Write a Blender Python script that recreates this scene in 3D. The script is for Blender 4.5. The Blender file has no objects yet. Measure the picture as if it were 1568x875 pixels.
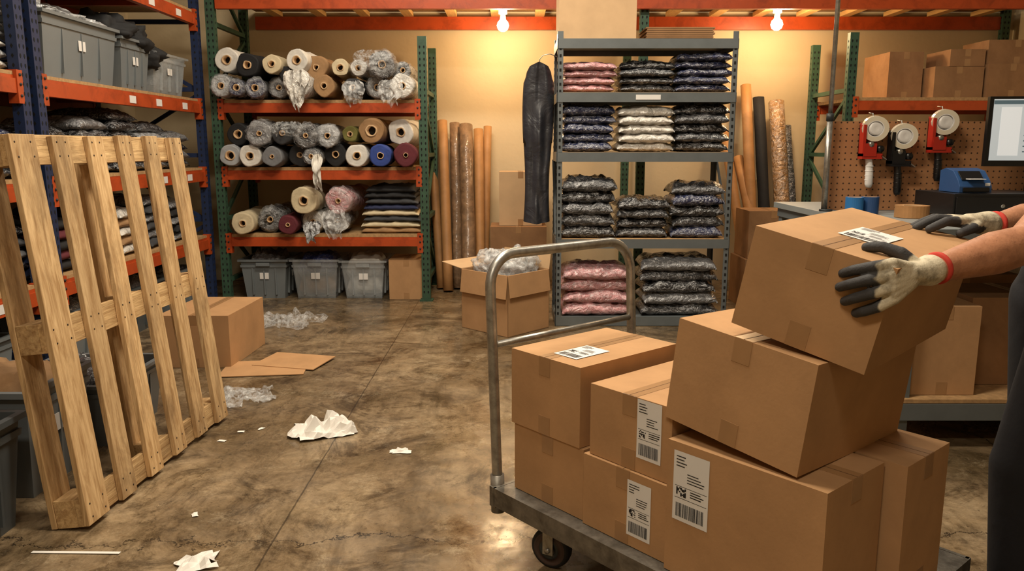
import bpy, bmesh, math, random
from mathutils import Vector, Matrix, noise
V=Vector
random.seed(7)
# ---------------------------------------------------------------- helpers
def H(s):
    s=s.lstrip('#'); o=[]
    for i in (0,2,4):
        c=int(s[i:i+2],16)/255.0
        o.append(c/12.92 if c<=.04045 else ((c+.055)/1.055)**2.4)
    return tuple(o)
def c4(c,k=1.0): return (min(c[0]*k,1),min(c[1]*k,1),min(c[2]*k,1),1)
def mat(name,col,rough=.6,metal=0,var=.15,vs=6,bump=0,bs=60,coat=0,stretch=(1,1,1),col2=None,island=0,alpha=1,spec=.5,bd=.01,dist=0,emis=0,coatr=.12,stain=0,ss=2.5,sst=(1,1,1),glint_col=0):
    if isinstance(col,str): col=H(col)
    if isinstance(col2,str): col2=H(col2)
    m=bpy.data.materials.new(name); m.use_nodes=True
    nt=m.node_tree; N=nt.nodes; L=nt.links
    p=N['Principled BSDF']
    tc=N.new('ShaderNodeTexCoord'); mp=N.new('ShaderNodeMapping'); mp.inputs['Scale'].default_value=stretch
    L.new(tc.outputs['Object'],mp.inputs['Vector'])
    nz=N.new('ShaderNodeTexNoise'); nz.inputs['Scale'].default_value=vs; nz.inputs['Detail'].default_value=6; nz.inputs['Roughness'].default_value=.6
    nz.inputs['Distortion'].default_value=dist
    L.new(mp.outputs[0],nz.inputs['Vector'])
    rp=N.new('ShaderNodeValToRGB'); L.new(nz.outputs['Fac'],rp.inputs['Fac'])
    rp.color_ramp.elements[0].position=.3; rp.color_ramp.elements[1].position=.7
    rp.color_ramp.elements[0].color=c4(col,1-var) ; rp.color_ramp.elements[1].color=c4(col2 if col2 else col,1 if col2 else 1+var)
    out=rp.outputs['Color']
    if glint_col:   # pale streaks in the colour stand in for highlights on the plastic bags
        nh=N.new('ShaderNodeTexNoise'); nh.inputs['Scale'].default_value=10; nh.inputs['Detail'].default_value=5; nh.inputs['Roughness'].default_value=.6; nh.inputs['Distortion'].default_value=2.2
        mh=N.new('ShaderNodeMapping'); mh.inputs['Scale'].default_value=(1,1,2.4); L.new(tc.outputs['Object'],mh.inputs['Vector']); L.new(mh.outputs[0],nh.inputs['Vector'])
        rh=N.new('ShaderNodeValToRGB'); e=rh.color_ramp.elements; e[0].position=.50; e[0].color=(0,0,0,1); e[1].position=.54; e[1].color=(glint_col,glint_col,glint_col,1); q=e.new(.585); q.color=(0,0,0,1)
        L.new(nh.outputs['Fac'],rh.inputs['Fac']); xh=N.new('ShaderNodeMix'); xh.data_type='RGBA'; L.new(rh.outputs[0],xh.inputs[0]); L.new(out,xh.inputs[6]); xh.inputs[7].default_value=(.62,.63,.66,1); out=xh.outputs[2]
    if stain:
        m2=N.new('ShaderNodeMapping'); m2.inputs['Scale'].default_value=sst; L.new(tc.outputs['Object'],m2.inputs['Vector'])
        n3=N.new('ShaderNodeTexNoise'); n3.inputs['Scale'].default_value=ss; n3.inputs['Detail'].default_value=8; n3.inputs['Roughness'].default_value=.7; n3.inputs['Distortion'].default_value=.6
        L.new(m2.outputs[0],n3.inputs['Vector'])
        r3=N.new('ShaderNodeValToRGB'); r3.color_ramp.elements[0].position=.36; r3.color_ramp.elements[1].position=.52
        r3.color_ramp.elements[0].color=(1-stain,1-stain*1.05,1-stain*1.1,1); r3.color_ramp.elements[1].color=(1,1,1,1)
        L.new(n3.outputs['Fac'],r3.inputs['Fac'])
        mx=N.new('ShaderNodeMix'); mx.data_type='RGBA'; mx.blend_type='MULTIPLY'; mx.inputs[0].default_value=1
        L.new(out,mx.inputs[6]); L.new(r3.outputs[0],mx.inputs[7]); out=mx.outputs[2]
    if island:
        g=N.new('ShaderNodeNewGeometry'); hs=N.new('ShaderNodeHueSaturation')
        mr=N.new('ShaderNodeMapRange'); mr.inputs[3].default_value=1-island; mr.inputs[4].default_value=1+island
        L.new(g.outputs['Random Per Island'],mr.inputs[0]); L.new(mr.outputs[0],hs.inputs['Value']); L.new(out,hs.inputs['Color']); out=hs.outputs['Color']
    L.new(out,p.inputs['Base Color'])
    p.inputs['Roughness'].default_value=rough; p.inputs['Metallic'].default_value=metal
    p.inputs['Specular IOR Level'].default_value=spec
    p.inputs['Coat Weight'].default_value=coat; p.inputs['Coat Roughness'].default_value=coatr
    p.inputs['Alpha'].default_value=alpha
    if emis:
        p.inputs['Emission Color'].default_value=c4(col); p.inputs['Emission Strength'].default_value=emis
    if bump:
        n2=N.new('ShaderNodeTexNoise'); n2.inputs['Scale'].default_value=bs; n2.inputs['Detail'].default_value=4; n2.inputs['Distortion'].default_value=dist
        L.new(mp.outputs[0],n2.inputs['Vector'])
        b=N.new('ShaderNodeBump'); b.inputs['Strength'].default_value=bump; b.inputs['Distance'].default_value=bd
        L.new(n2.outputs['Fac'],b.inputs['Height']); L.new(b.outputs[0],p.inputs['Normal'])
        if coat: L.new(b.outputs[0],p.inputs['Coat Normal'])
    return m
def film(name,col='#dfe3e6',lo=.12,hi=.6,bs=14):
    m=bpy.data.materials.new(name); m.use_nodes=True
    nt=m.node_tree; N=nt.nodes; L=nt.links
    p=N['Principled BSDF']; o=N['Material Output']
    p.inputs['Base Color'].default_value=c4(H(col)); p.inputs['Roughness'].default_value=.18; p.inputs['Specular IOR Level'].default_value=.8
    tc=N.new('ShaderNodeTexCoord'); nz=N.new('ShaderNodeTexNoise'); nz.inputs['Scale'].default_value=bs; nz.inputs['Detail'].default_value=5; nz.inputs['Distortion'].default_value=1.5
    L.new(tc.outputs['Object'],nz.inputs['Vector'])
    b=N.new('ShaderNodeBump'); b.inputs['Strength'].default_value=.8; b.inputs['Distance'].default_value=.02
    L.new(nz.outputs['Fac'],b.inputs['Height']); L.new(b.outputs[0],p.inputs['Normal'])
    mr=N.new('ShaderNodeMapRange'); mr.inputs[1].default_value=.35; mr.inputs[2].default_value=.7; mr.inputs[3].default_value=lo; mr.inputs[4].default_value=hi
    L.new(nz.outputs['Fac'],mr.inputs[0])
    t=N.new('ShaderNodeBsdfTransparent'); mx=N.new('ShaderNodeMixShader')
    L.new(mr.outputs[0],mx.inputs[0]); L.new(t.outputs[0],mx.inputs[1]); L.new(p.outputs[0],mx.inputs[2]); L.new(mx.outputs[0],o.inputs['Surface'])
    return m

class MB:
    def __init__(s): s.bm=bmesh.new(); s.mats=[]
    def mi(s,m):
        if m not in s.mats: s.mats.append(m)
        return s.mats.index(m)
    def vs(s,cos): return [s.bm.verts.new(c) for c in cos]
    def f(s,vs,m,smooth=False):
        try:
            f=s.bm.faces.new(vs); f.material_index=s.mi(m); f.smooth=smooth; return f
        except ValueError: return None
    def quad(s,o,u,v,m): return s.f(s.vs([o,o+u,o+u+v,o+v]),m)
    def obox(s,o,a,b,c,m):
        o,a,b,c=V(o),V(a),V(b),V(c)
        p=s.vs([o,o+a,o+a+b,o+b,o+c,o+a+c,o+a+b+c,o+b+c])
        for q in ((3,2,1,0),(4,5,6,7),(0,1,5,4),(1,2,6,5),(2,3,7,6),(3,0,4,7)): s.f([p[i] for i in q],m)
    def box(s,x0,x1,y0,y1,z0,z1,m): s.obox((x0,y0,z0),(x1-x0,0,0),(0,y1-y0,0),(0,0,z1-z0),m)
    def cbox(s,c,sz,m,R=None):
        R=R or Matrix.Identity(3); a=R@V((sz[0],0,0)); b=R@V((0,sz[1],0)); d=R@V((0,0,sz[2]))
        s.obox(V(c)-(a+b+d)/2,a,b,d,m)
    def bar(s,p0,p1,w,h,m,up=(0,0,1)):
        p0,p1=V(p0),V(p1); d=p1-p0; u=V(up)
        if abs(d.normalized().dot(u))>.95: u=V((0,1,0))
        x=d.cross(u).normalized()*w; y=x.cross(d).normalized()*h
        s.obox(p0-x/2-y/2,d,x,y,m)
    def lathe(s,o,ax,prof,ms,seg=20,jit=0,seed=0,smooth=True,jf=9,jn=1.3):
        o=V(o); ax=V(ax).normalized()
        e=V((0,0,1)) if abs(ax.z)<.9 else V((1,0,0))
        x=ax.cross(e).normalized(); y=ax.cross(x).normalized()
        rings=[]
        for (t,r) in prof:
            if r<1e-6: rings.append([s.bm.verts.new(o+ax*t)])
            else:
                R=[]
                for k in range(seg):
                    a=2*math.pi*k/seg; rr=r
                    if jit: rr=r*(1+jit*noise.noise(V((math.cos(a)*jn+seed*3.1,math.sin(a)*jn,t*jf))))
                    R.append(s.bm.verts.new(o+ax*t+(x*math.cos(a)+y*math.sin(a))*rr))
                rings.append(R)
        for i in range(len(rings)-1):
            A,B=rings[i],rings[i+1]; m=ms[min(i,len(ms)-1)] if isinstance(ms,(list,tuple)) else ms
            for k in range(seg):
                k2=(k+1)%seg
                if len(A)==1 and len(B)==1: continue
                if len(A)==1: s.f([A[0],B[k],B[k2]],m,smooth)
                elif len(B)==1: s.f([A[k],A[k2],B[0]],m,smooth)
                else: s.f([A[k],A[k2],B[k2],B[k]],m,smooth)
    def cyl(s,p0,p1,r,m,seg=16,r2=None,smooth=True):
        p0,p1=V(p0),V(p1); L=(p1-p0).length; r2=r if r2 is None else r2
        s.lathe(p0,p1-p0,[(0,0),(0,r),(L,r2),(L,0)],m,seg,smooth=False if seg<8 else smooth)
    def capsule(s,p0,p1,r0,r1,m,seg=14):
        p0,p1=V(p0),V(p1); L=(p1-p0).length; pr=[]
        n=5
        for k in range(n+1):
            a=math.pi/2*k/n; pr.append((-r0*math.cos(a),r0*math.sin(a)))
        for k in range(n+1):
            a=math.pi/2*k/n; pr.append((L+r1*math.sin(a),r1*math.cos(a)))
        pr[0]=(-r0,0); pr[-1]=(L+r1,0)
        s.lathe(p0,p1-p0,pr,m,seg)
    def ball(s,c,r,m,R=None,seg=16,jit=0,fr=3,seed=0):
        R=R or Matrix.Identity(3)
        if not isinstance(r,(list,tuple)): r=(r,r,r)
        n=seg//2; rings=[]
        for i in range(n+1):
            th=math.pi*i/n; ring=[]
            for k in range(seg if 0<i<n else 1):
                ph=2*math.pi*k/seg
                d=V((math.sin(th)*math.cos(ph),math.sin(th)*math.sin(ph),math.cos(th)))
                q=1+(jit*noise.noise(d*fr+V((seed*5.3,0,0)))+jit*.5*noise.noise(d*fr*2.7+V((0,seed,0))) if jit else 0)
                ring.append(s.bm.verts.new(V(c)+R@V((d.x*r[0]*q,d.y*r[1]*q,d.z*r[2]*q))))
            rings.append(ring)
        for i in range(n):
            A,B=rings[i],rings[i+1]
            for k in range(seg):
                k2=(k+1)%seg
                if len(A)==1: s.f([A[0],B[k],B[k2]],m,True)
                elif len(B)==1: s.f([A[k],B[0],A[k2]],m,True)
                else: s.f([A[k],B[k],B[k2],A[k2]],m,True)
    def tube(s,pts,r,m,seg=12,cap=True):
        pts=[V(p) for p in pts]; n=len(pts); rs=r if isinstance(r,(list,tuple)) else [r]*n
        d=(pts[1]-pts[0]).normalized(); e=V((0,0,1)) if abs(d.z)<.9 else V((1,0,0)); x=d.cross(e).normalized()
        rings=[]
        for i in range(n):
            t=(pts[min(i+1,n-1)]-pts[max(i-1,0)]).normalized()
            x=(x-t*x.dot(t)).normalized(); y=t.cross(x)
            rings.append([s.bm.verts.new(pts[i]+(x*math.cos(2*math.pi*k/seg)+y*math.sin(2*math.pi*k/seg))*rs[i]) for k in range(seg)])
        for i in range(n-1):
            for k in range(seg): s.f([rings[i][k],rings[i][(k+1)%seg],rings[i+1][(k+1)%seg],rings[i+1][k]],m,True)
        if cap: s.f(rings[0],m); s.f(rings[-1],m)
    def pillow(s,c,w,d,h,m,rz=0,seed=0,nu=24,nv=16,lump=.25,R=None,pw=7):
        R=R or Matrix.Rotation(rz,3,'Z'); c=V(c)
        T=[[None]*(nv+1) for _ in range(nu+1)]; Bm=[[None]*(nv+1) for _ in range(nu+1)]
        def sp(t): return math.copysign(1-(1-abs(t))**1.7,t)
        for i in range(nu+1):
            for j in range(nv+1):
                u=sp(-1+2*i/nu); v=sp(-1+2*j/nv)
                g=max(0,(1-abs(u)**pw)*(1-abs(v)**pw))**.5
                n1=noise.noise(V((u*2.4+seed*7.7,v*2.4,seed))); n2=noise.noise(V((u*5+seed*3.3,v*5,9+seed)))
                n3=noise.noise(V((u*1.7,v*1.7,seed*2.1+4)))
                n4=noise.noise(V((u*10+seed,v*3,seed*1.9)))
                sag=-.22*h*max(0,abs(v)**4+abs(u)**6*.6)
                x=u*w/2*(1+.03*n3*abs(v)); y=v*d/2*(1+.05*n1+.02*n4)
                zt=g*h/2+g*h*lump*(.6*n1+.45*n2+.35*n4)+sag; zb=-g*h/2+g*h*lump*.4*n2+sag*.5
                if i in(0,nu) or j in(0,nv):
                    T[i][j]=Bm[i][j]=s.bm.verts.new(c+R@V((x,y,h*.1*n1+h*.12*n4+sag)))
                else:
                    T[i][j]=s.bm.verts.new(c+R@V((x,y,zt))); Bm[i][j]=s.bm.verts.new(c+R@V((x,y,zb)))
        for i in range(nu):
            for j in range(nv):
                s.f([T[i][j],T[i+1][j],T[i+1][j+1],T[i][j+1]],m,True)
                s.f([Bm[i][j],Bm[i][j+1],Bm[i+1][j+1],Bm[i+1][j]],m,True)
    def sheet(s,c,w,d,m,amp=.03,fr=4,seed=0,n=16,rz=0,cut=0):
        c=V(c); R=Matrix.Rotation(rz,3,'Z'); G=[]
        for i in range(n+1):
            row=[]
            for j in range(n+1):
                u=-1+2*i/n; v=-1+2*j/n; q=1+.35*noise.noise(V((u*1.5+seed,v*1.5,seed*1.3)))
                a=abs(noise.noise(V((u*fr*.5+seed*2,v*fr*.5,seed))))+.5*abs(noise.noise(V((u*fr,v*fr,seed+5))))
                k=1-.75*max(abs(u),abs(v))**3
                row.append(s.bm.verts.new(c+R@V((u*w/2*q,v*d/2*q,amp*a*2*k+.003))))
            G.append(row)
        for i in range(n):
            for j in range(n):
                u=-1+2*(i+.5)/n; v=-1+2*(j+.5)/n
                if u*u+v*v>1.25+.9*noise.noise(V((u*2+seed,v*2,3.3))): continue
                s.f([G[i][j],G[i+1][j],G[i+1][j+1],G[i][j+1]],m,n>20)
    def done(s,name,bevel=0,parent=None,M=None,origin=True,seg=2,recalc=True):
        if M is not None: s.bm.transform(M)
        for v in [v for v in s.bm.verts if not v.link_faces]: s.bm.verts.remove(v)
        if recalc: bmesh.ops.recalc_face_normals(s.bm,faces=s.bm.faces)
        me=bpy.data.meshes.new(name)
        o=bpy.data.objects.new(name,me); bpy.context.collection.objects.link(o)
        if origin and s.bm.verts:
            xs=[v.co.x for v in s.bm.verts]; ys=[v.co.y for v in s.bm.verts]; zs=[v.co.z for v in s.bm.verts]
            c=V(((min(xs)+max(xs))/2,(min(ys)+max(ys))/2,min(zs)))
            s.bm.transform(Matrix.Translation(-c)); o.location=c
        s.bm.to_mesh(me); s.bm.free()
        for m in s.mats: me.materials.append(m)
        if bevel:
            b=o.modifiers.new('bevel','BEVEL'); b.width=bevel; b.segments=seg; b.limit_method='ANGLE'; b.angle_limit=math.radians(40)
        if parent: o.parent=parent
        return o

# ---------------------------------------------------------------- materials
M_card=mat('cardboard','#b18a62',.78,var=.09,vs=5,bump=.15,bs=90,bd=.002,spec=.25,stain=.08,ss=3)
M_card2=mat('cardboard_dark','#94704f',.8,var=.12,vs=5,bump=.12,bs=90,bd=.002,spec=.2,stain=.15)
M_cardl=mat('cardboard_pale','#c4a580',.8,var=.08,vs=5,spec=.2)
M_tape=mat('packing_tape','#9f7a54',.3,var=.08,vs=12,spec=.6)
M_seam=mat('carton_seam','#4a3019',.9,var=.1)
M_white=mat('label_paper','#dddcda',.55,var=.03)
M_ink=mat('label_ink','#17171a',.6,var=.05)
M_orange=mat('orange_steel','#c04e20',.42,var=.14,vs=9,bump=.05,bs=30,col2='#a84319',stain=.3,ss=7)
M_green=mat('green_steel','#33503f',.5,var=.25,vs=14,metal=.1)
M_blue=mat('blue_steel','#1d2c4f',.5,var=.2,vs=14,metal=.1)
M_hole=mat('slot_shadow','#090a0a',.9,var=0)
M_deck=mat('particle_board','#a8865c',.8,var=.25,vs=40)
M_joist=mat('joist_timber','#cfa264',.7,var=.15,vs=8,stretch=(8,1,8))
M_grey=mat('grey_steel','#666d70',.42,metal=.2,var=.1,vs=8)
M_greyd=mat('grey_steel_dark','#34393b',.5,metal=.3,var=.1)
M_galv=mat('galvanized_steel','#a3a19b',.36,metal=.8,var=.22,vs=30,stain=.3,ss=14)
M_worn=mat('worn_steel','#77736b',.45,metal=.6,var=.3,vs=22,bump=.08,bs=80,stain=.4,ss=9)
M_black=mat('black_plastic','#111214',.35,var=.1)
M_rubber=mat('rubber','#1a1a1a',.75,var=.2,vs=20)
M_red=mat('red_plastic','#a8281c',.3,var=.06)
M_redh=mat('glove_hem_red','#c23a2c',.8,var=.1)
M_redw=mat('wheel_core','#43312c',.5,var=.2)
M_tape_roll=mat('clear_tape_roll','#d4cbb6',.2,var=.05,coat=.5)
M_bluep=mat('blue_plastic','#2b4d7d',.35,var=.08)
M_blueb=mat('blue_tape','#2a6fae',.4,var=.08)
M_film=film('plastic_film',lo=.03,hi=.5,bs=24); M_film2=film('plastic_wrap_dense','#dfe2e4',.15,.7,16)
M_skinf=film('roll_wrap_film','#e3e6e8',.02,.34,11)
M_clear=film('clear_tote_plastic','#b4bbbf',.3,.45,3)
M_tote=mat('grey_tote_plastic','#6e7579',.42,var=.06,vs=4)
M_toted=mat('grey_tote_dark','#4b5154',.42,var=.06,vs=4)
F={}
for k,c in dict(white='#d0cdc6',cream='#c4b697',grey='#6c6e72',dgrey='#37393d',black='#16171a',navy='#1f2748',blue='#283f86',tan='#94734f',maroon='#571c26',olive='#6d6a35',pink='#bb868a',lgrey='#9a9da1',brown='#6b4a30').items():
    F[k]=mat('fabric_'+k,c,.8,var=.18,vs=14,bump=.3,bs=40,bd=.006)
    F['p'+k]=mat('polybag_'+k,c,.4,var=.35,vs=12,bump=.8,bs=13,bd=.03,coat=1,dist=1.8,coatr=.16,glint_col=.42 if k not in('white','pink') else .5)
M_leather=mat('black_garment_bag','#2a2c33',.42,var=.25,vs=6,bump=.5,bs=6,bd=.04,coat=.4,coatr=.3,dist=.6)
M_kraft=mat('kraft_tube','#a87b4c',.6,var=.16,vs=6,stain=.15)
M_kraftd=mat('kraft_tube_dark','#7d6248',.6,var=.4,vs=14,coat=.6,bump=.5,bs=14,bd=.02)
M_woody=mat('pallet_pine_upright','#bd925d',.72,var=.28,vs=5,stretch=(11,11,.6),col2='#e2c190',island=.15,bump=.45,bs=12,bd=.004,dist=.8,stain=.4,ss=1.8,sst=(3,3,1))
M_woodx=mat('pallet_pine_cross','#b68c59',.72,var=.28,vs=5,stretch=(11,.6,11),col2='#dcbb88',island=.15,bump=.45,bs=12,bd=.004,dist=.8,stain=.4,ss=1.8,sst=(3,1,3))
M_nail=mat('nail_head','#3b3026',.5,metal=.5)
M_paper=mat('waste_paper','#dfdcd6',.7,var=.04)
M_lam=mat('bench_laminate','#858b8c',.4,var=.07,vs=5)
M_skin=mat('skin','#ab7556',.55,var=.16,vs=26,bump=.35,bs=150,bd=.002,col2='#c08866',stain=.12,ss=9)
M_shirt=mat('dark_shirt','#17191f',.85,var=.2,vs=8,bump=.3,bs=20,bd=.01)
M_pants=mat('dark_trousers','#12141b',.85,var=.2,vs=8,bump=.3,bs=16,bd=.01)
M_hair=mat('brown_hair','#2b1c12',.6,var=.4,vs=40,stretch=(1,1,4),bump=.6,bs=60)
M_bulb=mat('bulb_glow','#ffe2b4',.3,var=0,emis=40)

# wall / floor materials
def wallmat():
    m=bpy.data.materials.new('painted_wall'); m.use_nodes=True; N=m.node_tree.nodes; L=m.node_tree.links; p=N['Principled BSDF']
    tc=N.new('ShaderNodeTexCoord'); a=N.new('ShaderNodeTexNoise'); a.inputs['Scale'].default_value=.9; a.inputs['Detail'].default_value=7
    L.new(tc.outputs['Object'],a.inputs[0]); r=N.new('ShaderNodeValToRGB'); r.color_ramp.elements[0].position=.3; r.color_ramp.elements[1].position=.7
    r.color_ramp.elements[0].color=c4(H('#bfac8a')); r.color_ramp.elements[1].color=c4(H('#d3c19f')); L.new(a.outputs[0],r.inputs[0]); L.new(r.outputs[0],p.inputs['Base Color'])
    b=N.new('ShaderNodeBump'); n=N.new('ShaderNodeTexNoise'); n.inputs['Scale'].default_value=25; L.new(tc.outputs['Object'],n.inputs[0]); L.new(n.outputs[0],b.inputs['Height']); b.inputs['Strength'].default_value=.15; b.inputs['Distance'].default_value=.01
    L.new(b.outputs[0],p.inputs['Normal']); p.inputs['Roughness'].default_value=.7
    return m
M_wall=wallmat()
def floormat():
    m=bpy.data.materials.new('stained_concrete'); m.use_nodes=True; N=m.node_tree.nodes; L=m.node_tree.links; p=N['Principled BSDF']
    g=N.new('ShaderNodeNewGeometry'); pos=g.outputs['Position']
    def nz(s,d=6,dist=0,r=.6,st=None):
        n=N.new('ShaderNodeTexNoise'); n.inputs['Scale'].default_value=s; n.inputs['Detail'].default_value=d; n.inputs['Distortion'].default_value=dist; n.inputs['Roughness'].default_value=r
        if st:
            q=N.new('ShaderNodeMapping'); q.inputs['Scale'].default_value=st; L.new(pos,q.inputs['Vector']); L.new(q.outputs[0],n.inputs[0])
        else: L.new(pos,n.inputs[0])
        return n.outputs[0]
    def ramp(i,st):
        r=N.new('ShaderNodeValToRGB'); e=r.color_ramp.elements
        while len(e)<len(st): e.new(.5)
        for q,(a,c) in zip(e,st): q.position=a; q.color=c
        L.new(i,r.inputs[0]); return r.outputs[0]
    def mix(f,a,b,t='MIX'):
        x=N.new('ShaderNodeMix'); x.data_type='RGBA'; x.blend_type=t
        for k,i in ((f,0),(a,6),(b,7)):
            if hasattr(k,'links'): L.new(k,x.inputs[i])
            else: x.inputs[i].default_value=k
        return x.outputs[2]
    def mth(op,a,b=0.0):
        x=N.new('ShaderNodeMath'); x.operation=op
        for i,k in ((0,a),(1,b)):
            if hasattr(k,'links'): L.new(k,x.inputs[i])
            else: x.inputs[i].default_value=k
        return x.outputs[0]
    base=ramp(nz(1.1,10,.8,.7),[(.34,c4(H('#574934'))),(.5,c4(H('#7c6a52'))),(.66,c4(H('#9e8b6f')))])
    fine=ramp(nz(9,10,.5,.88),[(.34,(.40,.38,.34,1)),(.5,(.93,.92,.9,1)),(.66,(1.3,1.28,1.24,1))])
    c=mix(.9,base,fine,'MULTIPLY')
    blot=ramp(nz(1.9,9,1.6,.8),[(.40,(.22,.19,.15,1)),(.47,(.75,.73,.7,1)),(.53,(1,1,1,1))]); c=mix(.8,c,blot,'MULTIPLY')
    strk=ramp(nz(3,9,.3,.75,(3.0,.45,1)),[(.38,(.45,.43,.4,1)),(.5,(1,1,1,1))]); c=mix(.55,c,strk,'MULTIPLY')
    spk=ramp(nz(30,4,0,.7),[(.30,(.22,.19,.17,1)),(.37,(1,1,1,1))]); c=mix(.75,c,spk,'MULTIPLY')
    sc=ramp(nz(2.7,12,.3,.9),[(.54,(0,0,0,1)),(.63,(1,1,1,1))]); c=mix(mth('MULTIPLY',sc,.42),c,c4(H('#b8a88c')))
    sx=N.new('ShaderNodeSeparateXYZ'); L.new(pos,sx.inputs[0])
    w=nz(1.3,8,0,.7); w2=nz(14,3)
    def line(coord,off,wig,th,k=.0):
        a=mth('ADD',coord,off); a=mth('ADD',a,mth('MULTIPLY',mth('SUBTRACT',w,.5),wig)); a=mth('ADD',a,mth('MULTIPLY',mth('SUBTRACT',w2,.5),.012+k))
        return mth('LESS_THAN',mth('ABSOLUTE',a),th)
    l1=mth('MULTIPLY',line(sx.outputs[0],.83,.0,.0034,-.004),.75); l2=line(sx.outputs[1],-2.56,.7,.0042,.03); l3=line(sx.outputs[0],-2.25,.5,.004,.02)
    l4=line(sx.outputs[1],-5.1,.0,.0025,-.008); l5=mth('MULTIPLY',line(sx.outputs[1],-3.7,.9,.0022,.04),.8); l6=mth('MULTIPLY',line(sx.outputs[0],1.25,.9,.0022,.04),.8)
    ln=mth('MAXIMUM',mth('MAXIMUM',mth('MAXIMUM',l1,l2),l6),mth('MAXIMUM',l3,mth('MAXIMUM',l4,l5)))
    c=mix(mth('MULTIPLY',ln,.85),c,c4(H('#1a140e')))
    L.new(c,p.inputs['Base Color'])
    rr=N.new('ShaderNodeMapRange'); rr.inputs[1].default_value=.38; rr.inputs[2].default_value=.62; rr.inputs[3].default_value=.14; rr.inputs[4].default_value=.48
    L.new(nz(2.2,9,0,.7),rr.inputs[0]); L.new(rr.outputs[0],p.inputs['Roughness'])
    b=N.new('ShaderNodeBump'); b.inputs['Strength'].default_value=.16; b.inputs['Distance'].default_value=.01; L.new(nz(9,6),b.inputs['Height']); L.new(b.outputs[0],p.inputs['Normal'])
    return m
M_floor=floormat()
def pegmat():
    m=mat('pegboard_hardboard','#a8774f',.65,var=.08); N=m.node_tree.nodes; L=m.node_tree.links; p=N['Principled BSDF']
    src=p.inputs['Base Color'].links[0].from_socket
    g=N.new('ShaderNodeNewGeometry'); sx=N.new('ShaderNodeSeparateXYZ'); L.new(g.outputs['Position'],sx.inputs[0])
    def mth(op,a,b=0.0):
        x=N.new('ShaderNodeMath'); x.operation=op
        for i,k in ((0,a),(1,b)):
            if hasattr(k,'links'): L.new(k,x.inputs[i])
            else: x.inputs[i].default_value=k
        return x.outputs[0]
    def fr(s): return mth('SUBTRACT',mth('FRACT',mth('MULTIPLY',s,30.0)),.5)
    a=fr(sx.outputs[0]); b=fr(sx.outputs[2]); d=mth('ADD',mth('MULTIPLY',a,a),mth('MULTIPLY',b,b)); h=mth('LESS_THAN',d,.02)
    x=N.new('ShaderNodeMix'); x.data_type='RGBA'; L.new(h,x.inputs[0]); L.new(src,x.inputs[6]); x.inputs[7].default_value=c4(H('#3c2616')); L.new(x.outputs[2],p.inputs['Base Color'])
    return m
M_peg=pegmat()

# ---------------------------------------------------------------- room
def plane_box(name,x0,x1,y0,y1,z0,z1,m):
    b=MB(); b.box(x0,x1,y0,y1,z0,z1,m); return b.done(name)
XL,XR,YF,YB,ZC=-3.75,4.9,-2.5,8.05,4.0
plane_box('floor',XL,XR,YF,YB,-.1,0,M_floor)
plane_box('wall_back',XL,XR,YB,YB+.1,0,ZC,M_wall)
plane_box('wall_left',XL-.1,XL,YF,YB,0,ZC,M_wall)
plane_box('wall_right',XR,XR+.1,YF,YB,0,ZC,M_wall)
plane_box('wall_front',XL,XR,YF-.1,YF,0,ZC,M_wall)
plane_box('ceiling',XL,XR,YF,YB,ZC,ZC+.1,mat('ceiling_paint','#a89c8a',.8,var=.05))

# ---------------------------------------------------------------- racks
def post(b,x,y,h,m,face=-1,w=.075,d=.06):
    b.box(x-w/2,x+w/2,y,y+d,.012,h,m)
    b.box(x-w/2-.02,x+w/2+.02,y-.02,y+d+.02,0,.012,m)
    z=.08
    while z<h-.04:
        for dx in (-.018,.018):
            o=V((x+dx,y-.0012,z)); b.f(b.vs([o+V((-.007,0,0)),o+V((0,0,-.014)),o+V((.007,0,0)),o+V((.004,0,.012)),o+V((-.004,0,.012))]),M_hole)
        for sx in (-1,1):
            o=V((x+sx*(w/2+.0012),y+d/2,z)); b.f(b.vs([o+V((0,-.008,0)),o+V((0,0,-.013)),o+V((0,.008,0)),o+V((0,0,.013))]),M_hole)
        z+=.05
def upright(b,x,D,h,m):
    post(b,x,0,h,m); post(b,x,D-.06,h,m)
    z=.18; fl=0
    while z<h-.1:
        b.box(x-.018,x+.018,.06,D-.06,z-.018,z+.018,m)
        if z+.5<h: b.bar((x,.05,z if fl else z+.5),(x,D-.05,z+.5 if fl else z),.025,.03,m)
        z+=.55; fl=1-fl
def beam(b,L,y,z,m,lab=(),h=.095):
    t=.045
    b.box(.04,L-.04,y,y+t,z-h/2,z+h/2-.018,m); b.box(.04,L-.04,y+.012,y+t,z+h/2-.018,z+h/2,m)
    for x0 in (.02,L-.07):
        b.box(x0,x0+.05,y-.006,y+t+.004,z-.1,z+.075,m)
        for dz in (-.06,.0,.05): b.cyl((x0+.025,y-.012,z+dz),(x0+.025,y-.005,z+dz),.008,M_greyd,8)
    for lx in lab: b.box(lx,lx+.09,y-.003,y,z-.03,z+.02,M_white)
def rack(name,L,D,levels,pm,hl,hr,M,labels=True,bh=.095):
    b=MB(); upright(b,0,D,hl,pm); upright(b,L,D,hr,pm)
    for i,z in enumerate(levels):
        lab=[L*.3+.17*i%.5,L*.62,L*.82] if labels else []
        beam(b,L,.005,z,M_orange,lab,bh); beam(b,L,D-.05,z,M_orange,(),bh)
        b.box(.045,L-.045,.02,D-.02,z+bh/2+.001,z+.068,M_deck)
        for k in range(1,4): b.box(L*k/4-.02,L*k/4+.02,.05,D-.05,z+.01,z+bh/2,M_orange)
    return b.done(name,M=M,bevel=0)
RL=Matrix.Rotation(math.pi/2,4,'Z')
LV=[.53,1.11,1.68,2.40]
rack('pallet_rack',2.36,.95,LV,M_blue,3.1,3.1,Matrix.Translation((-2.62,4.52,0))@RL)
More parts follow.
